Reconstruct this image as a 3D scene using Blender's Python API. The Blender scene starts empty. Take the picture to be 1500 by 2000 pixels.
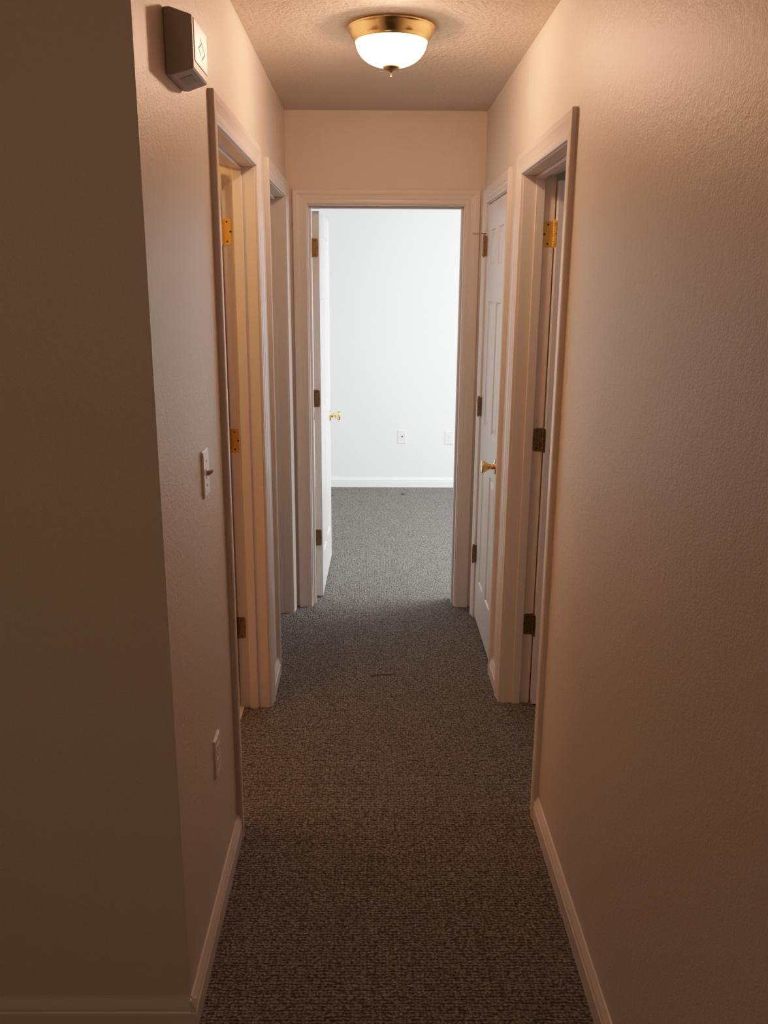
import bpy, bmesh, math
from mathutils import Vector, Matrix
PI = math.pi
C = bpy.context.scene.collection

# ------------------------------------------------------------------ dimensions (metres, x right, y down the hall)
XL, XR, D, H = -0.407, 0.535, 4.327, 2.44
T = 0.115                       # wall thickness with its jamb
YC = 1.6235                     # outside corner of the left wall
CW, TH = 0.068, 0.0165           # casing
L1 = (2.396, 3.180, 2.050)      # doorways: start, end, height
L2 = (3.555, 4.225, 2.050)
R1 = (2.493, 3.225, 2.032)
R2 = (3.555, 4.165, 2.018)
DD = (-0.304, 0.442, 2.024)
YB = 7.159                      # bedroom far wall

# ------------------------------------------------------------------ materials
def mat(name):
    m = bpy.data.materials.new(name); m.use_nodes = True
    nt = m.node_tree; b = nt.nodes['Principled BSDF']
    return m, nt, b
def node(nt, t, **kw):
    n = nt.nodes.new(t)
    for k, v in kw.items():
        if k in n.inputs: n.inputs[k].default_value = v
        else: setattr(n, k, v)
    return n
def coords(nt, scale=(1, 1, 1)):
    tc = nt.nodes.new('ShaderNodeTexCoord'); mp = nt.nodes.new('ShaderNodeMapping')
    mp.inputs['Scale'].default_value = scale
    nt.links.new(tc.outputs['Object'], mp.inputs['Vector'])
    return mp.outputs['Vector']
def paint(name, col, rough=.5, bump=.0, scale=120., dist=.001, spec=.5, var=.02, bump2=0., scale2=30.):
    m, nt, b = mat(name); v = coords(nt)
    b.inputs['Roughness'].default_value = rough
    b.inputs['Specular IOR Level'].default_value = spec
    n = node(nt, 'ShaderNodeTexNoise', Scale=scale, Detail=4., Roughness=.6); nt.links.new(v, n.inputs['Vector'])
    n2 = node(nt, 'ShaderNodeTexNoise', Scale=3., Detail=2.); nt.links.new(v, n2.inputs['Vector'])
    r = nt.nodes.new('ShaderNodeMapRange'); r.inputs['To Min'].default_value = 1 - var; r.inputs['To Max'].default_value = 1 + var
    nt.links.new(n2.outputs['Fac'], r.inputs['Value'])
    mx = nt.nodes.new('ShaderNodeVectorMath'); mx.operation = 'SCALE'; mx.inputs[0].default_value = col
    nt.links.new(r.outputs['Result'], mx.inputs['Scale']); nt.links.new(mx.outputs['Vector'], b.inputs['Base Color'])
    if bump:
        bp = node(nt, 'ShaderNodeBump', Strength=bump, Distance=dist)
        nt.links.new(n.outputs['Fac'], bp.inputs['Height']); out = bp
        if bump2:
            n3 = node(nt, 'ShaderNodeTexNoise', Scale=scale2, Detail=3.); nt.links.new(v, n3.inputs['Vector'])
            b2 = node(nt, 'ShaderNodeBump', Strength=bump2, Distance=dist * 3)
            nt.links.new(n3.outputs['Fac'], b2.inputs['Height']); nt.links.new(bp.outputs['Normal'], b2.inputs['Normal']); out = b2
        nt.links.new(out.outputs['Normal'], b.inputs['Normal'])
    return m
M = {}
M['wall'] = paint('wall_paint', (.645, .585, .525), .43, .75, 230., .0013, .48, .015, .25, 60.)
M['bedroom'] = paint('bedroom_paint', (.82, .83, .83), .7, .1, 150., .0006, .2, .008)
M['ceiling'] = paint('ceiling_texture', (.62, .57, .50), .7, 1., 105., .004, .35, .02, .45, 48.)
M['trim'] = paint('trim_paint', (.67, .62, .575), .35, .04, 90., .0005, .5, .01)
M['door'] = paint('door_paint', (.71, .70, .69), .33, .05, 60., .0005, .5, .01)
M['bedroom_trim'] = paint('bedroom_trim_paint', (.82, .83, .83), .4, .03, 90., .0005, .4, .01)
M['plastic'] = paint('white_plastic', (.80, .79, .77), .35, .0, spec=.5)
M['beige'] = paint('shaded_beige_plastic', (.42, .38, .32), .45, .02, 200., .0003)  # colour set darker to carry the shade on the chime housing's unlit sides
M['grille'] = paint('grey_grille', (.36, .35, .32), .6)
M['dark'] = paint('dark_slot', (.03, .028, .025), .6)
M['ink'] = paint('brown_ink', (.17, .10, .06), .6)
M['vinyl'] = paint('pale_vinyl', (.72, .68, .60), .35, .03, 40., .0004, .5, .05)
def metal(name, col, rough, var=.1):
    m = paint(name, col, rough, .05, 300., .0002, .5, var); m.node_tree.nodes['Principled BSDF'].inputs['Metallic'].default_value = 1.
    return m
M['brass'] = metal('polished_brass', (.80, .56, .22), .16, .04)
M['hinge'] = metal('hinge_brass', (.62, .36, .10), .38)
M['hinge_old'] = metal('tarnished_brass', (.26, .17, .08), .42)
M['hinge_bright'] = metal('yellow_brass', (.90, .58, .16), .36)
M['fixture'] = metal('fixture_brass', (.84, .68, .34), .20, .03)
M['pull'] = metal('aged_brass', (.45, .32, .16), .3)
M['rubber'] = paint('rubber_tip', (.55, .45, .38), .7)

def glass():
    m, nt, b = mat('frosted_dome')
    nt.nodes.remove(b); out = nt.nodes['Material Output']
    em = node(nt, 'ShaderNodeEmission', Strength=DOME); em.inputs['Color'].default_value = (1., .66, .46, 1)
    lw = node(nt, 'ShaderNodeLayerWeight', Blend=.35)
    mr = nt.nodes.new('ShaderNodeMapRange'); mr.inputs['To Min'].default_value = DOME; mr.inputs['To Max'].default_value = DOME * .35
    nt.links.new(lw.outputs['Facing'], mr.inputs['Value']); nt.links.new(mr.outputs['Result'], em.inputs['Strength'])
    tr = node(nt, 'ShaderNodeBsdfTransparent'); tr.inputs['Color'].default_value = (.62, .60, .56, 1)
    ad = nt.nodes.new('ShaderNodeAddShader')
    nt.links.new(em.outputs[0], ad.inputs[0]); nt.links.new(tr.outputs[0], ad.inputs[1]); nt.links.new(ad.outputs[0], out.inputs['Surface'])
    return m
DOME = 22.
M['dome'] = glass()

def carpet():
    m, nt, b = mat('loop_carpet')
    b.inputs['Roughness'].default_value = .95; b.inputs['Specular IOR Level'].default_value = .1
    L = nt.links.new
    tc = nt.nodes.new('ShaderNodeTexCoord'); P = tc.outputs['Object']
    # wobble
    nw = node(nt, 'ShaderNodeTexNoise', Scale=35., Detail=2.); L(P, nw.inputs['Vector'])
    sc = nt.nodes.new('ShaderNodeVectorMath'); sc.operation = 'SCALE'; sc.inputs['Scale'].default_value = .010; L(nw.outputs['Color'], sc.inputs[0])
    ad = nt.nodes.new('ShaderNodeVectorMath'); ad.operation = 'ADD'; L(P, ad.inputs[0]); L(sc.outputs[0], ad.inputs[1])
    mp = nt.nodes.new('ShaderNodeMapping'); mp.inputs['Scale'].default_value = (105, 150, 1); L(ad.outputs[0], mp.inputs['Vector'])
    vo = node(nt, 'ShaderNodeTexVoronoi', Scale=1., Randomness=.62); L(mp.outputs[0], vo.inputs['Vector'])
    # rows
    sx = nt.nodes.new('ShaderNodeSeparateXYZ'); L(ad.outputs[0], sx.inputs[0])
    mu = node(nt, 'ShaderNodeMath', operation='MULTIPLY'); mu.inputs[1].default_value = 2 * PI / .0098; L(sx.outputs['Y'], mu.inputs[0])
    si = node(nt, 'ShaderNodeMath', operation='SINE'); L(mu.outputs[0], si.inputs[0])
    # height
    h1 = node(nt, 'ShaderNodeMapRange'); h1.inputs['From Max'].default_value = .75; h1.inputs['To Min'].default_value = 1.; h1.inputs['To Max'].default_value = 0.; L(vo.outputs['Distance'], h1.inputs['Value'])
    hm = node(nt, 'ShaderNodeMath', operation='MULTIPLY_ADD'); hm.inputs[1].default_value = .18; L(si.outputs[0], hm.inputs[0]); L(h1.outputs[0], hm.inputs[2])
    # colour
    nf = node(nt, 'ShaderNodeTexNoise', Scale=95., Detail=5., Roughness=.75); L(P, nf.inputs['Vector'])
    nl = node(nt, 'ShaderNodeTexNoise', Scale=9., Detail=4., Roughness=.6); L(P, nl.inputs['Vector'])
    r = nt.nodes.new('ShaderNodeValToRGB'); e = r.color_ramp.elements
    e[0].position = .22; e[0].color = (.056, .048, .042, 1); e[1].position = .86; e[1].color = (.43, .405, .38, 1)
    mi = node(nt, 'ShaderNodeMath', operation='MULTIPLY_ADD'); mi.inputs[1].default_value = .42; L(hm.outputs[0], mi.inputs[0])
    mj = node(nt, 'ShaderNodeMath', operation='MULTIPLY_ADD'); mj.inputs[1].default_value = 1.05; mj.inputs[2].default_value = -.27; L(nf.outputs['Fac'], mj.inputs[0])
    L(mj.outputs[0], mi.inputs[2]); L(mi.outputs[0], r.inputs['Fac'])
    lr = node(nt, 'ShaderNodeMapRange'); lr.inputs['To Min'].default_value = .82; lr.inputs['To Max'].default_value = 1.16; L(nl.outputs['Fac'], lr.inputs['Value'])
    cur = lr.outputs[0]
    # dents left by furniture and a small snag in the pile
    for (x, y, rx, ry, a) in [(.264, 6.898, .034, .050, .62), (-.079, 6.631, .026, .03, .4), (-.332, 6.836, .04, .05, .5), (.699, 6.995, .045, .03, .5),
                              (.071, 3.483, .070, .010, .75), (.02, 3.476, .03, .009, .6), (-.15, 3.20, .016, .010, .6)]:
        s = nt.nodes.new('ShaderNodeVectorMath'); s.operation = 'SUBTRACT'; s.inputs[1].default_value = (x, y, 0); L(P, s.inputs[0])
        q = nt.nodes.new('ShaderNodeVectorMath'); q.operation = 'MULTIPLY'; q.inputs[1].default_value = (1 / rx, 1 / ry, 0); L(s.outputs[0], q.inputs[0])
        l = nt.nodes.new('ShaderNodeVectorMath'); l.operation = 'LENGTH'; L(q.outputs[0], l.inputs[0])
        k = node(nt, 'ShaderNodeMapRange'); k.inputs['From Min'].default_value = .3; k.inputs['From Max'].default_value = 1.1; k.inputs['To Min'].default_value = 1 - a; L(l.outputs['Value'], k.inputs['Value'])
        mm = node(nt, 'ShaderNodeMath', operation='MULTIPLY'); L(cur, mm.inputs[0]); L(k.outputs[0], mm.inputs[1]); cur = mm.outputs[0]
    fx = nt.nodes.new('ShaderNodeVectorMath'); fx.operation = 'SCALE'; L(r.outputs['Color'], fx.inputs[0]); L(cur, fx.inputs['Scale'])
    L(fx.outputs['Vector'], b.inputs['Base Color'])
    bp = node(nt, 'ShaderNodeBump', Strength=1., Distance=.006); L(hm.outputs[0], bp.inputs['Height']); L(bp.outputs['Normal'], b.inputs['Normal'])
    return m
M['carpet'] = carpet()

# ------------------------------------------------------------------ helpers
def box(bm, x0, x1, y0, y1, z0, z1):
    v = [bm.verts.new((x, y, z)) for x in (x0, x1) for y in (y0, y1) for z in (z0, z1)]
    for f in ((0, 1, 3, 2), (4, 6, 7, 5), (0, 4, 5, 1), (2, 3, 7, 6), (0, 2, 6, 4), (1, 5, 7, 3)):
        bm.faces.new([v[i] for i in f])
def obj(name, bm, m, parent=None, smooth=False, local=False, bevel=0, seg=2):
    bmesh.ops.recalc_face_normals(bm, faces=bm.faces)
    me = bpy.data.meshes.new(name)
    if parent is not None and not local: bmesh.ops.translate(bm, verts=bm.verts, vec=-(wloc(parent)))
    bm.to_mesh(me); bm.free()
    o = bpy.data.objects.new(name, me); C.objects.link(o)
    if m: me.materials.append(M[m])
    if smooth:
        for p in me.polygons: p.use_smooth = True
    if parent is not None: o.parent = parent
    if bevel:
        b = o.modifiers.new('bevel', 'BEVEL'); b.width = bevel; b.segments = seg; b.limit_method = 'ANGLE'; b.angle_limit = math.radians(35)
    return o
def wloc(o):
    v = Vector(o.location); p = o.parent
    while p is not None: v = v + Vector(p.location); p = p.parent
    return v
def tag(o, label, cat=None, group=None, kind=None):
    o['label'] = label
    if cat: o['category'] = cat
    if group: o['group'] = group
    if kind: o['kind'] = kind
    return o
def empty(name, loc, rz=0, parent=None):
    o = bpy.data.objects.new(name, None); C.objects.link(o); o.location = loc; o.rotation_euler = (0, 0, rz)
    o.empty_display_size = .05
    if parent is not None: o.parent = parent
    return o
def lathe(bm, prof, n=48, mtx=None, cap=True):
    rings = []
    for r, z in prof:
        if r < 1e-6: rings.append([bm.verts.new((0, 0, z))])
        else: rings.append([bm.verts.new((r * math.cos(2 * PI * i / n), r * math.sin(2 * PI * i / n), z)) for i in range(n)])
    for a, b in zip(rings, rings[1:]):
        for i in range(n):
            j = (i + 1) % n
            if len(a) == 1 and len(b) == 1: continue
            if len(a) == 1: bm.faces.new((a[0], b[i], b[j]))
            elif len(b) == 1: bm.faces.new((a[i], a[j], b[0]))
            else: bm.faces.new((a[i], a[j], b[j], b[i]))
    if mtx is not None: bmesh.ops.transform(bm, matrix=mtx, verts=[v for r in rings for v in r])
def prism(bm, pts, place, a, b):
    """closed polygon pts (u,v) extruded from a to b; place(u,v,w) -> xyz"""
    A = [bm.verts.new(place(u, v, a)) for u, v in pts]; B = [bm.verts.new(place(u, v, b)) for u, v in pts]
    n = len(pts)
    for i in range(n): bm.faces.new((A[i], A[(i + 1) % n], B[(i + 1) % n], B[i]))
    bm.faces.new(A); bm.faces.new(B)
def rrect(w, h, r, n=5, corners=(1, 1, 1, 1), cx=0, cy=0):
    pts = []
    for k, (sx, sy, a0) in enumerate(((1, 1, 0), (-1, 1, 90), (-1, -1, 180), (1, -1, 270))):
        if corners[k]:
            for i in range(n + 1):
                a = math.radians(a0 + 90 * i / n)
                pts.append((cx + sx * (w / 2 - r) + r * math.cos(a), cy + sy * (h / 2 - r) + r * math.sin(a)))
        else: pts.append((cx + sx * w / 2, cy + sy * h / 2))
    return pts

# ------------------------------------------------------------------ shell
def wall(name, axis, c0, c1, a0, a1, z1, opens, m, label, z0=0):
    """axis 'x': wall in a plane of constant x (c0..c1), running along y a0..a1; 'y' likewise"""
    bm = bmesh.new(); g = .018
    def bb(p, q, u, v):
        if q - p < 1e-4 or v - u < 1e-4: return
        if axis == 'x': box(bm, c0, c1, p, q, u, v)
        else: box(bm, p, q, c0, c1, u, v)
    cur = a0
    for (s, e, h) in sorted(opens):
        bb(cur, s - g, z0, z1); bb(s - g, e + g, h + g, z1); cur = e + g
    bb(cur, a1, z0, z1)
    return tag(obj(name, bm, m), label, 'wall', kind='structure')
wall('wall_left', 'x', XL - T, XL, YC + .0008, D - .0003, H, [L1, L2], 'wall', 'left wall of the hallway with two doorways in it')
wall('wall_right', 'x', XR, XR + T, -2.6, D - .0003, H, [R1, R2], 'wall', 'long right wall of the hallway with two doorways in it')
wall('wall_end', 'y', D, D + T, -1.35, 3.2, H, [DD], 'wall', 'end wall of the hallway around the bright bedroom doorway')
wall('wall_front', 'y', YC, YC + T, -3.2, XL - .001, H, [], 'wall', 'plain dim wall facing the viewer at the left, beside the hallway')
wall('wall_bedroom', 'y', YB, YB + .12, -1.35, 3.2, H, [], 'bedroom', 'white bedroom wall seen through the far doorway')
wall('wall_bedroom_left', 'x', -1.47, -1.35, D, YB, H, [], 'bedroom', 'white side wall of the bedroom glimpsed past the door hinges')
wall('wall_bedroom_right', 'x', 3.2, 3.32, D, YB + .12, H, [(5.0, 6.8, 2.1)], 'bedroom', 'bedroom side wall with the window, out of view to the right')
def plain(name, bxs, m, label, cat='wall'):
    bm = bmesh.new()
    for b in bxs: box(bm, *b)
    return tag(obj(name, bm, m), label, cat, kind='structure')
plain('wall_bedroom_skin', [(-1.35, DD[0] - .09, D + T, D + T + .004, 0, H), (DD[1] + .09, 3.2, D + T, D + T + .004, 0, H), (DD[0] - .09, DD[1] + .09, D + T, D + T + .004, DD[2] + .09, H)], 'bedroom', 'bedroom side of the wall around the open doorway')
plain('wall_bathroom', [(-2.3, -2.2, 1.7385, 3.42, 0, H), (-2.2, XL - T, 3.42, 3.50, 0, H)], 'wall', 'walls of the warm lit room behind the first left doorway')
plain('wall_side_room', [(-2.3, -2.2, 3.42, D, 0, H)], 'wall', 'wall of the unlit room behind the second left doorway')
plain('wall_right_room', [(2.4, 2.5, 1.9, 3.50, 0, H), (XR + T, 2.4, 1.8, 1.9, 0, H), (XR + T, 2.4, 3.50, 3.6, 0, H)], 'wall', 'walls of the room behind the first right doorway')
plain('wall_living', [(-3.3, -3.2, -2.6, YC + T, 0, H), (-3.3, XR + T, -2.7, -2.6, 0, H)], 'wall', 'walls of the dim living area around the viewer')
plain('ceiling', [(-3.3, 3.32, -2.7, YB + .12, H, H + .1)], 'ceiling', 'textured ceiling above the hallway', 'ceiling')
plain('floor', [(-3.3, 3.32, -2.7, YB + .12, -.1, 0)], 'carpet', 'grey brown loop carpet running down the hallway into the bedroom', 'floor')
plain('floor_vinyl', [(-2.2, XL - T + .012, 1.7385, 3.42, .0, .004)], 'vinyl', 'pale smooth floor just inside the first left doorway', 'floor')

# baseboards
BB = [(0, 0), (.014, 0), (.014, .050), (.0115, .053), (.0115, .056), (.0135, .059), (.0115, .066), (.006, .078), (.004, .083), (0, .083)]
def baseboard(name, segs, label, m='trim'):
    """segs: (axis, c, direction, a, b)"""
    bm = bmesh.new()
    for ax, c, s, a, b in segs:
        if ax == 'x': prism(bm, BB, lambda u, v, w: (c + s * u, w, v), a, b)
        else: prism(bm, BB, lambda u, v, w: (w, c + s * u, v), a, b)
    return tag(obj(name, bm, m), label, 'baseboard', kind='structure')
oc = CW + .005
baseboard('baseboard_left', [('x', XL, 1, YC - .013, L1[0] - oc), ('x', XL, 1, L1[1] + oc, L2[0] - oc)], 'white baseboard along the left hallway wall')
baseboard('baseboard_right', [('x', XR, -1, -2.6, R1[0] - oc), ('x', XR, -1, R1[1] + oc, R2[0] - oc)], 'white baseboard along the right hallway wall')
baseboard('baseboard_front', [('y', YC, -1, -3.2, XL + .013)], 'white baseboard under the plain wall at the lower left')
baseboard('baseboard_bedroom', [('y', YB, -1, -1.35, 3.2)], 'white baseboard at the far wall of the bedroom', 'bedroom_trim')

# casings, jambs and stops
PR = [(0, 0), (0, .008), (.003, .0105), (.010, .0112), (.020, .0108), (.023, .0125), (.034, .0135), (.041, .0148), (.047, TH), (.062, TH + .001), (.067, TH - .001), (CW, TH - .004), (CW, 0)]
def doorway(n, axis, c, s, depth, o, label, casing=True, back=False):
    """c: wall face, s: direction the face looks, o: (start, end, height)"""
    a, b, h = o
    r = tag(empty('trim_%d' % n, (c, (a + b) / 2, 0) if axis == 'x' else ((a + b) / 2, c, 0)), label, 'door frame', kind='structure')
    P = (lambda along, out, z: (c + s * out, along, z)) if axis == 'x' else (lambda along, out, z: (along, c + s * out, z))
    def cas(off, sg):
        bm = bmesh.new(); rv = .005; rings = []
        for u, t in PR:
            k = rv + u; t = off + sg * t
            rings.append([bm.verts.new(P(a - k, t, 0)), bm.verts.new(P(a - k, t, h + k)), bm.verts.new(P(b + k, t, h + k)), bm.verts.new(P(b + k, t, 0))])
        m = len(rings)
        for i in range(m):
            j = (i + 1) % m
            for k in range(3): bm.faces.new((rings[i][k], rings[i][k + 1], rings[j][k + 1], rings[j][k]))
        bm.faces.new([q[0] for q in rings]); bm.faces.new([q[3] for q in rings][::-1])
        return obj('casing', bm, 'trim', r)
    cas(0, 1)
    if back: cas(-depth, -1)
    def pbox(bm, a0, a1, o0, o1, z0, z1):
        p, q = P(a0, o0, z0), P(a1, o1, z1)
        box(bm, min(p[0], q[0]), max(p[0], q[0]), min(p[1], q[1]), max(p[1], q[1]), z0, z1)
    bm = bmesh.new(); g = .0175
    pbox(bm, a - g, a, -depth, 0, 0, h + g); pbox(bm, b, b + g, -depth, 0, 0, h + g); pbox(bm, a, b, -depth, 0, h, h + g)
    obj('jamb', bm, 'trim', r)
    bm = bmesh.new(); t = .011; s0, s1 = (-.076, -.044) if not n == 4 else (-.070, -.040)
    pbox(bm, a, a + t, s0, s1, 0, h); pbox(bm, b - t, b, s0, s1, 0, h); pbox(bm, a + t, b - t, s0, s1, h - t, h)
    obj('stop', bm, 'trim', r, bevel=.002)
    return r
doorway(1, 'x', XL, 1, T, L1, 'white frame of the nearest doorway on the left, glowing orange inside')
doorway(2, 'x', XL, 1, T, L2, 'white frame of the narrow second left doorway beside the end wall')
doorway(3, 'x', XR, -1, T, R1, 'white frame of the nearest doorway on the right')
doorway(4, 'x', XR, -1, T, R2, 'white frame around the closed closet door on the right')
doorway(5, 'y', D, -1, T, DD, 'white frame around the bright doorway at the end of the hallway', back=True)

# ------------------------------------------------------------------ doors
def door_leaf(bm, w, h, flip, cols, rows, x0=.003, yo=.008, t=.035, z0=.014):
    """leaf from x0 to w with moulded six panel faces; y spans -(yo+t)..-yo, or mirrored when flip"""
    xs = sorted({x0, w} | {c for p in cols for c in p}); zs = sorted({z0, h} | {c for p in rows for c in p})
    def face(y, s):
        def V(x, z, d): return bm.verts.new((x, y + s * d, z))
        for i in range(len(xs) - 1):
            for j in range(len(zs) - 1):
                xa, xb, za, zb = xs[i], xs[i + 1], zs[j], zs[j + 1]
                if any(abs(p[0] - xa) < 1e-6 and abs(p[1] - xb) < 1e-6 for p in cols) and any(abs(p[0] - za) < 1e-6 and abs(p[1] - zb) < 1e-6 for p in rows):
                    prev = None
                    for ins, d in ((0, 0), (.005, -.001), (.010, -.006), (.016, -.007), (.040, -.0015), (.044, -.001)):
                        ring = [V(xa + ins, za + ins, d), V(xb - ins, za + ins, d), V(xb - ins, zb - ins, d), V(xa + ins, zb - ins, d)]
                        if prev:
                            for k in range(4): bm.faces.new((prev[k], prev[(k + 1) % 4], ring[(k + 1) % 4], ring[k]))
                        prev = ring
                    bm.faces.new(prev)
                else: bm.faces.new((V(xa, za, 0), V(xb, za, 0), V(xb, zb, 0), V(xa, zb, 0)))
    ya, yb = (-(yo + t), -yo) if not flip else (yo, yo + t)
    face(ya, -1); face(yb, 1)
    for q in (((x0, ya, z0), (w, ya, z0), (w, yb, z0), (x0, yb, z0)), ((x0, ya, h), (w, ya, h), (w, yb, h), (x0, yb, h)),
              ((x0, ya, z0), (x0, yb, z0), (x0, yb, h), (x0, ya, h)), ((w, ya, z0), (w, yb, z0), (w, yb, h), (w, ya, h))):
        bm.faces.new([bm.verts.new(p) for p in q])
    bmesh.ops.remove_doubles(bm, verts=bm.verts, dist=1e-6)
KN = [(0, 0), (.032, 0), (.033, .002), (.031, .006), (.022, .009), (.0125, .011), (.0105, .018), (.0110, .026), (.016, .034), (.022, .043), (.0262, .052), (.0268, .057), (.0255, .0605), (.021, .062), (.012, .0605), (0, .060)]
ROWS = [(.222, .826), (1.007, 1.593), (1.743, 1.905)]
LEAFW = .041
def door(n, pin, closed_rot, theta, w, h, flip, label, hz=(1.835, 1.092, .345), hmat='hinge', yo=.008, knobz=.905, both=True, cols=None, leaves=True):
    """pin: hinge axis (x, y). leaf runs along local +x from the pin; local -y (or +y when flip) is the side away from the knuckle"""
    rot = closed_rot + theta
    r = tag(empty('door_%d' % n, (pin[0], pin[1], 0), rot), label, 'door', kind='structure')
    m = w - .11; cols = cols or [(.115, w / 2 - .045), (w / 2 + .045, w - .112)]
    bm = bmesh.new(); door_leaf(bm, w, h, flip, cols, ROWS, yo=yo); obj('door_leaf', bm, 'door', r, local=True)
    s = 1 if flip else -1
    for z in hz:
        k = obj('hinge', hinge_bm(z, s, -theta if leaves else None, leaves, yo), hmat if isinstance(hmat, str) else hmat[hz.index(z)], r, local=True)
        if leaves:
            for (dx, dz) in ((.012, .033), (.024, .0), (.012, -.033)):
                for side in (0, 1):
                    bm = bmesh.new(); lathe(bm, [(0, .0012), (.0030, .0012), (.0037, .0)], 12)
                    # screw sits on the leaf plate (plate lies in plane x = .003 on the door edge, offset along y)
                    if side == 0:
                        mt = Matrix.Translation((.0030 - .0022, s * (.010 + dx), z + dz)) @ Matrix.Rotation(-PI / 2, 4, 'Y')
                    else:
                        mt = Matrix.Rotation(-theta, 4, 'Z') @ Matrix.Translation((-.003 + .0022 + .0, s * (.010 + dx), z + dz)) @ Matrix.Rotation(PI / 2, 4, 'Y')
                    bmesh.ops.transform(bm, matrix=mt, verts=bm.verts)
                    obj('screw', bm, 'dark', k, local=True)
    sides = ((s * (yo + .035), s), (s * yo, -s))
    if not both and n == 3: sides = ((s * yo, -s),)
    for (y, d) in sides:
        bm = bmesh.new(); lathe(bm, KN, 40, Matrix.Translation((w - .062, y, knobz)) @ Matrix.Rotation(-d * PI / 2, 4, 'X'))
        tag(obj('knob', bm, 'brass', r, smooth=True, local=True), 'polished brass knob')
    return r
def hinge_bm(z, s, jrot, leaves, yo):
    bm = bmesh.new(); hh = .0445
    # knuckle barrel in five segments with small gaps, round finials
    for i in range(5):
        z0 = z - hh + i * 2 * hh / 5; z1 = z0 + 2 * hh / 5 - .0012
        lathe(bm, [(0, z0), (.0058, z0), (.0064, z0 + .001), (.0064, z1 - .001), (.0058, z1), (0, z1)], 16)
    lathe(bm, [(0, z - hh - .006), (.003, z - hh - .005), (.005, z - hh - .002), (.0045, z - hh)], 16)
    lathe(bm, [(.0045, z + hh - .001), (.005, z + hh + .003), (.003, z + hh + .006), (0, z + hh + .007)], 16)
    if leaves:
        # leaf on the door edge
        pts = rrect(LEAFW - .004, 2 * hh, .009, corners=(1, 0, 0, 1), cx=(LEAFW - .004) / 2, cy=z)
        prism(bm, pts, lambda u, v, w: (w, s * u, v), .0008, .0032)
        # leaf on the jamb, turned back to the closed position
        n0 = len(bm.verts); bm.verts.ensure_lookup_table()
        prism(bm, pts, lambda u, v, w: (w, s * u, v), -.0032, -.0008)
        bm.verts.ensure_lookup_table()
        bmesh.ops.transform(bm, matrix=Matrix.Rotation(jrot, 4, 'Z'), verts=bm.verts[n0:])
    else: box(bm, -.0012, .0018, min(0, s * (yo + .02)), max(0, s * (yo + .02)), z - hh, z + hh)
    return bm
# far bedroom door, opened into the bedroom
door(1, (-.302, D + T + .003), 0, math.radians(89), .742, 2.008, False, 'white six panel door standing open into the bedroom at the hallway end', hmat='hinge_old')
# left room door, opened inward
door(2, (XL - T - .008, L1[1] - .003), -PI / 2, -math.radians(78), .770, 2.030, True, 'white door swung open inside the orange lit doorway on the left', hmat=('hinge_bright', 'hinge', 'hinge_old'))
# right room door, opened inward
door(4, (XR + T + .001, R1[1] - .0015), -PI / 2, math.radians(90), .722, 2.012, False, yo=.002, label='white door swung open inside the nearest doorway on the right', hmat=('hinge_bright', 'hinge_old', 'hinge_old'))
# closet door, closed, opening towards the hall: knuckles stand proud of the hall face
door(3, (XR - .016, R2[1] + .0005), -PI / 2, 0, .604, 2.012, True, yo=.016, label='closed white six panel closet door with brass knob on the right', hmat='hinge_old', both=False, leaves=False, cols=[(.100, .255), (.350, .505)])

# hinge pin door stop on the closet door's top hinge
t = empty('door_stop', (XR - .016, R2[1], 1.875)); tag(t, 'small brass hinge pin stop sticking out above the closet door top hinge', 'door stop')
bm = bmesh.new(); lathe(bm, [(0, 0), (.009, 0), (.009, .004), (0, .004)], 20, Matrix.Translation((XR - .016, R2[1], 1.888)))
obj('ring', bm, 'hinge_old', t)
bm = bmesh.new(); d = Vector((-.048, -.006, -.001)); q = d.to_track_quat('Z', 'Y').to_matrix().to_4x4()
lathe(bm, [(0, .004), (.0028, .004), (.0028, .044), (0, .044)], 12, Matrix.Translation((XR - .016, R2[1], 1.890)) @ q); obj('rod', bm, 'pull', t)
bm = bmesh.new(); lathe(bm, [(0, .044), (.006, .044), (.0065, .050), (.004, .055), (0, .056)], 16, Matrix.Translation((XR - .016, R2[1], 1.890)) @ q); obj('bumper', bm, 'rubber', t)

# ------------------------------------------------------------------ ceiling light
LX, LY = .060, 3.0
lt = tag(empty('ceiling_light', (LX, LY, H)), 'lit frosted dome ceiling light with a polished brass rim', 'ceiling light')
TM = Matrix.Translation((LX, LY, 0))
bm = bmesh.new(); lathe(bm, [(.040, H - .0005), (.134, H - .0005), (.1385, H - .003), (.139, H - .006), (.1365, H - .009), (.134, H - .0105), (.1325, H - .016), (.128, H - .027), (.122, H - .036), (.119, H - .040), (.1195, H - .043), (.118, H - .046), (.114, H - .047), (.111, H - .044), (.110, H - .038)], 96, TM)
obj('canopy', bm, 'fixture', lt, smooth=True)
bm = bmesh.new()
prof = [(.110, H - .036)] + [(.1125 * math.cos(a) ** .82, H - .041 - .074 * math.sin(a)) for a in [i * PI / 2 / 22 for i in range(22)]] + [(0, H - .115)]
lathe(bm, prof, 96, TM)
tag(obj('glass_dome', bm, 'dome', lt, smooth=True), 'glowing frosted glass dome')
bm = bmesh.new(); z = H - .115
lathe(bm, [(0, z + .004), (.024, z + .004), (.027, z + .001), (.026, z - .003), (.019, z - .009), (.009, z - .013), (.004, z - .015), (.0026, z - .018), (.0022, z - .026), (.0040, z - .029), (.0040, z - .031), (0, z - .032)], 32, TM)
obj('finial', bm, 'pull', lt, smooth=True)
bm = bmesh.new(); lathe(bm, [(0, 0), (.017, 0), (.018, .004), (.015, .045), (0, .045)], 24, Matrix.Translation((LX, LY + .028, H - .062)) @ Matrix.Rotation(-PI / 2, 4, 'X'))
obj('socket', bm, 'plastic', lt, smooth=False)

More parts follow.
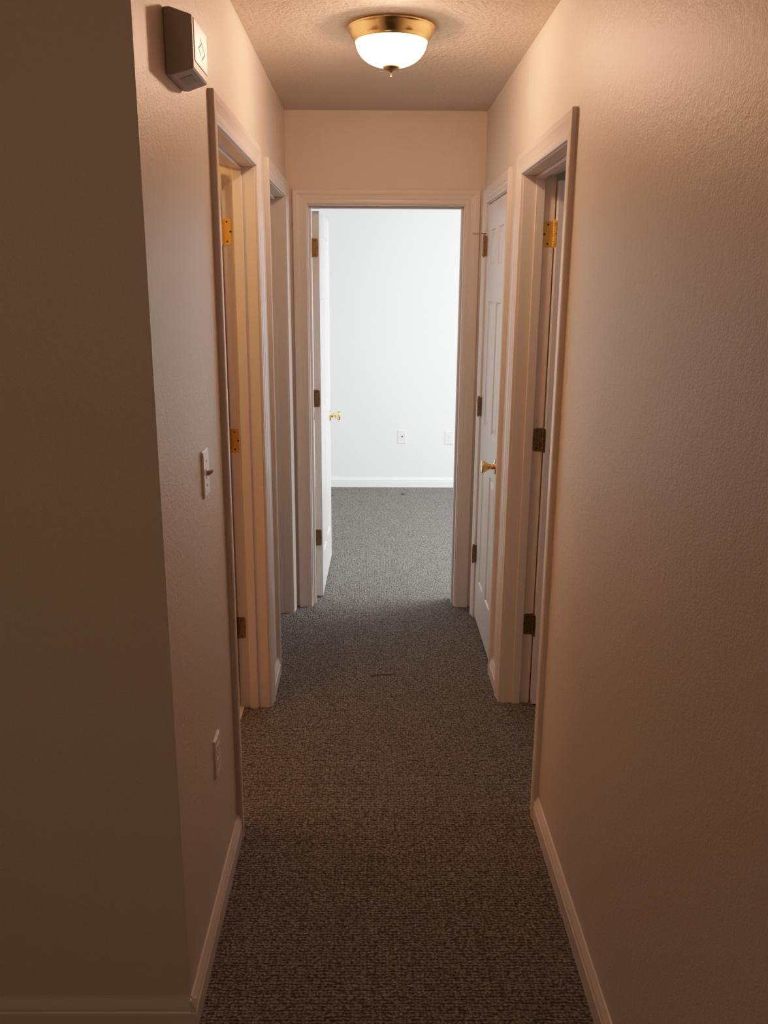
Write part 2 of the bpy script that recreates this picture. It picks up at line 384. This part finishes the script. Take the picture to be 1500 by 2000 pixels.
# ------------------------------------------------------------------ chime box
cb = tag(empty('door_chime', (XL, 1.94, 2.055)), 'beige wall box with an angular symbol, high on the left wall', 'door chime')
bm = bmesh.new()
y0, y1, za, zb, X = 1.862, 2.022, 2.054, 2.174, XL + .055
v = [bm.verts.new(p) for p in ((XL, y0, za), (XL, y1, za), (XL, y1, zb), (XL, y0, zb), (XL + .012, y0, za - .001), (XL + .012, y1, za - .001), (XL + .012, y1, zb + .001), (XL + .012, y0, zb + .001),
                               (X, y0 + .004, za + .012), (X, y1 - .006, za + .012), (X, y1 - .006, zb - .012), (X, y0 + .004, zb - .012))]
for f in ((0, 1, 2, 3), (8, 11, 10, 9), (0, 4, 5, 1), (1, 5, 6, 2), (2, 6, 7, 3), (3, 7, 4, 0), (4, 8, 9, 5), (5, 9, 10, 6), (6, 10, 11, 7), (7, 11, 8, 4)): bm.faces.new([v[i] for i in f])
obj('housing', bm, 'beige', cb, bevel=.003)
bm = bmesh.new(); box(bm, X - .001, X + .0016, y0 + .018, y1 - .008, za + .028, zb - .014); fp = obj('face_plate', bm, 'plastic', cb, bevel=.0015)
def strokes(bm, pts, x0, x1, w):
    for (a, b), (c, d) in zip(pts, pts[1:]):
        dv = Vector((c - a, d - b)); L_ = dv.length; dv.normalize(); nv = Vector((-dv.y, dv.x)) * w / 2; e = dv * w * .4
        P4 = [(a - e.x + nv.x, b - e.y + nv.y), (c + e.x + nv.x, d + e.y + nv.y), (c + e.x - nv.x, d + e.y - nv.y), (a - e.x - nv.x, b - e.y - nv.y)]
        prism(bm, P4, lambda u, v_, w_: (w_, u, v_), x0, x1)
bm = bmesh.new(); strokes(bm, [(1.943, 2.136), (1.987, 2.117), (1.953, 2.100)], X + .0014, X + .0021, .0032); strokes(bm, [(1.948, 2.1275), (1.921, 2.115), (1.943, 2.106)], X + .0014, X + .0021, .0032)
tag(obj('symbol', bm, 'ink', fp, local=False), 'thin brown angular hook symbol')
bm = bmesh.new()   # sounder opening on the sloping underside
sl = .013 / .043
def und(x, y, off): return (XL + x, y, za - .001 + (x - .012) * sl - off)
q = [und(.019, 1.905, .0006), (und(.044, 1.905, .0006)), und(.044, 1.968, .0006), und(.019, 1.968, .0006)]
q2 = [(p[0], p[1], p[2] + .004) for p in q]
A = [bm.verts.new(p) for p in q]; B = [bm.verts.new(p) for p in q2]
bm.faces.new(A); bm.faces.new(B)
for i in range(4): bm.faces.new((A[i], A[(i + 1) % 4], B[(i + 1) % 4], B[i]))
obj('vent', bm, 'grille', cb)

# ------------------------------------------------------------------ switch and outlets
def plate(bm, w, h, pl, t=.006):
    outer = rrect(w, h, .004, 3); inner = rrect(w - .008, h - .008, .003, 3)
    n = len(outer)
    A = [bm.verts.new(pl(u, v, 0)) for u, v in outer]; B = [bm.verts.new(pl(u, v, t * .5)) for u, v in outer]; Cc = [bm.verts.new(pl(u, v, t)) for u, v in inner]
    for R0, R1_ in ((A, B), (B, Cc)):
        for i in range(n): bm.faces.new((R0[i], R0[(i + 1) % n], R1_[(i + 1) % n], R1_[i]))
    bm.faces.new(Cc); bm.faces.new(A)
def pbx(bm, pl, u0, u1, v0, v1, w0, w1):
    prism(bm, [(u0, v0), (u1, v0), (u1, v1), (u0, v1)], pl, w0, w1)
def disc(bm, pl, u, v, r, w0, w1, n=16):
    prism(bm, [(u + r * math.cos(2 * PI * i / n), v + r * math.sin(2 * PI * i / n)) for i in range(n)], pl, w0, w1)
# light switch on the left wall
sy, sz = 2.064, 1.208
pl = lambda u, v, w: (XL + w, sy + u, sz + v)
sw = tag(empty('light_switch', (XL, sy, sz)), 'white toggle light switch on the left wall before the first doorway', 'light switch')
bm = bmesh.new(); plate(bm, .072, .116, pl); obj('wall_plate', bm, 'plastic', sw)
bm = bmesh.new(); pbx(bm, pl, -.006, .006, -.013, .013, .005, .0068); obj('collar', bm, 'plastic', sw)
bm = bmesh.new()
prism(bm, [(.005, -.007), (.005, .006), (.014, .006), (.021, .0085), (.022, .003), (.014, -.004)], lambda u, v, w: (XL + u, sy + w, sz + v), -.0048, .0048)
obj('toggle', bm, 'beige', sw, bevel=.001)
for dz in (-.030, .030):
    bm = bmesh.new(); disc(bm, pl, 0, dz, .0032, .0055, .0068); tag(obj('screw', bm, 'grille', sw), 'grey screw head')
def duplex(name, pl, loc, label, slots='dark'):
    o = tag(empty(name, loc), label, 'outlet')
    bm = bmesh.new(); plate(bm, .071, .112, pl); obj('wall_plate', bm, 'plastic', o)
    for dz in (-.0195, .0195):
        bm = bmesh.new(); prism(bm, rrect(.034, .028, .009, 5, cy=dz), pl, .005, .0075); s = obj('socket', bm, 'plastic', o)
        bm = bmesh.new(); pbx(bm, pl, -.008, -.0055, dz - .001, dz + .007, .007, .0078); pbx(bm, pl, .0055, .008, dz - .001, dz + .006, .007, .0078); disc(bm, pl, 0, dz - .008, .0025, .007, .0078); obj('slots', bm, slots, s)
    bm = bmesh.new(); disc(bm, pl, 0, 0, .003, .0055, .007); obj('screw', bm, 'grille', o)
    return o
oy, oz = 2.045, .452
duplex('wall_outlet', lambda u, v, w: (XL + w, oy + u, oz + v), (XL, oy, oz), 'white power outlet low on the left hallway wall, below the light switch')
bx, bz = .655, .424
duplex('wall_outlet', lambda u, v, w: (bx + u, YB - w, bz + v), (bx, YB, bz), 'white duplex power outlet on the bedroom wall, near the right door frame', slots='grille')
cx_, cz_ = .258, .433
pl = lambda u, v, w: (cx_ + u, YB - w, cz_ + v)
ca = tag(empty('cable_outlet', (cx_, YB, cz_)), 'white wall plate with a small dark cable jack on the bedroom wall', 'cable outlet')
bm = bmesh.new(); plate(bm, .071, .116, pl); obj('wall_plate', bm, 'plastic', ca)
bm = bmesh.new(); disc(bm, pl, .004, .004, .0062, .005, .012); tag(obj('jack', bm, 'dark', ca), 'dark round cable jack')
for dz in (-.042, .042):
    bm = bmesh.new(); disc(bm, pl, 0, dz, .0028, .0055, .0066); obj('screw', bm, 'plastic', ca)

# bedroom window (off to the right, the daylight comes through it)
wn = tag(empty('window_1', (3.2, 5.9, 1.5)), 'white framed bedroom window out of view to the right', 'window', kind='structure')
bm = bmesh.new()
for b in ((3.19, 3.32, 4.98, 5.03, 0, 2.12), (3.19, 3.32, 6.77, 6.82, 0, 2.12), (3.19, 3.32, 4.98, 6.82, 2.07, 2.12), (3.19, 3.32, 4.98, 6.82, .86, .91), (3.24, 3.27, 5.88, 5.92, .9, 2.1)): box(bm, *b)
obj('window_frame', bm, 'trim', wn)
bm = bmesh.new(); box(bm, 3.21, 3.32, 5.0, 6.8, 0, .88); obj('apron', bm, 'bedroom', wn)

# ------------------------------------------------------------------ lights
def area(name, loc, rot, sx, sy, e, col, spread=PI):
    l = bpy.data.lights.new(name, 'AREA'); l.shape = 'RECTANGLE'; l.size = sx; l.size_y = sy; l.energy = e; l.color = col; l.spread = spread
    o = bpy.data.objects.new(name, l); C.objects.link(o); o.location = loc; o.rotation_euler = rot; return o
def point(name, loc, r, e, col):
    l = bpy.data.lights.new(name, 'POINT'); l.shadow_soft_size = r; l.energy = e; l.color = col
    o = bpy.data.objects.new(name, l); C.objects.link(o); o.location = loc; return o
WARM = (1., .475, .29)
point('hall_bulb', (LX, LY - .020, H - .075), .028, 42., WARM)
point('bathroom_bulb', (-1.05, 2.55, 2.18), .12, 24., (1., .44, .15))
area('bedroom_daylight', (3.18, 5.9, 1.7), (0, math.radians(50), 0), 1.0, 1.7, 98., (.93, .97, 1.))
area('bedroom_fill_near', (1.5, D + T + .30, 2.1), (math.radians(42), 0, 0), 1.5, .8, 128., (.93, .97, 1.))  # added fill with no window behind it, balances bedroom wall against door
area('right_room_daylight', (2.3, 2.6, 1.5), (0, PI / 2, 0), .8, 1.0, 4., (.80, .92, 1.))
area('side_room_daylight', (-2.1, 3.9, 1.5), (0, -PI / 2, 0), .6, .6, 1.5, (.75, .95, 1.))
area('living_fill', (-1.0, -1.6, 2.1), (math.radians(60), 0, 0), 1.2, .8, 11.5, (1., .61, .36))  # added unseen fill, brightens the wall facing the viewer

w = bpy.data.worlds.new('world'); bpy.context.scene.world = w; w.use_nodes = True
w.node_tree.nodes['Background'].inputs['Color'].default_value = (.7, .85, 1., 1); w.node_tree.nodes['Background'].inputs['Strength'].default_value = .6

# ------------------------------------------------------------------ camera
f, ccx, ccy = 1682.86, 737.06, 999.1
yaw, pitch, roll, zc = .0078, .2552, .0050, 1.6504
F = Vector((math.sin(yaw) * math.cos(pitch), math.cos(yaw) * math.cos(pitch), -math.sin(pitch)))
R = Vector((math.cos(yaw), -math.sin(yaw), 0)); U = R.cross(F)
R_, U_ = math.cos(roll) * R + math.sin(roll) * U, -math.sin(roll) * R + math.cos(roll) * U
cam = bpy.data.cameras.new('camera'); co = bpy.data.objects.new('camera', cam); C.objects.link(co)
co.matrix_world = Matrix(((R_.x, U_.x, -F.x, 0), (R_.y, U_.y, -F.y, 0), (R_.z, U_.z, -F.z, zc), (0, 0, 0, 1)))
cam.sensor_fit = 'HORIZONTAL'; cam.sensor_width = 36; cam.lens = f * 36 / 1500
cam.shift_x = (750 - ccx) / 1500; cam.shift_y = (ccy - 1000) / 1500
cam.clip_start = .02
sc = bpy.context.scene; sc.camera = co
vs = sc.view_settings; vs.use_curve_mapping = True; cmp_ = vs.curve_mapping   # soft highlight roll-off like a phone camera
cmp_.black_level = (0, 0, 0); cmp_.white_level = (3, 3, 3)
cv = cmp_.curves[3]
for px_, py_ in ((.033, .085), (.1, .25), (.2, .43), (.333, .62), (.5, .78), (.75, .93)): cv.points.new(px_, py_)
cmp_.update()
sc.view_settings.view_transform = 'Standard'; sc.view_settings.look = 'None'; sc.view_settings.exposure = 0.; sc.view_settings.gamma = 1.
try:
    sc.cycles.use_denoising = True; sc.cycles.max_bounces = 12; sc.cycles.diffuse_bounces = 8; sc.cycles.sample_clamp_indirect = 4.
except Exception: pass
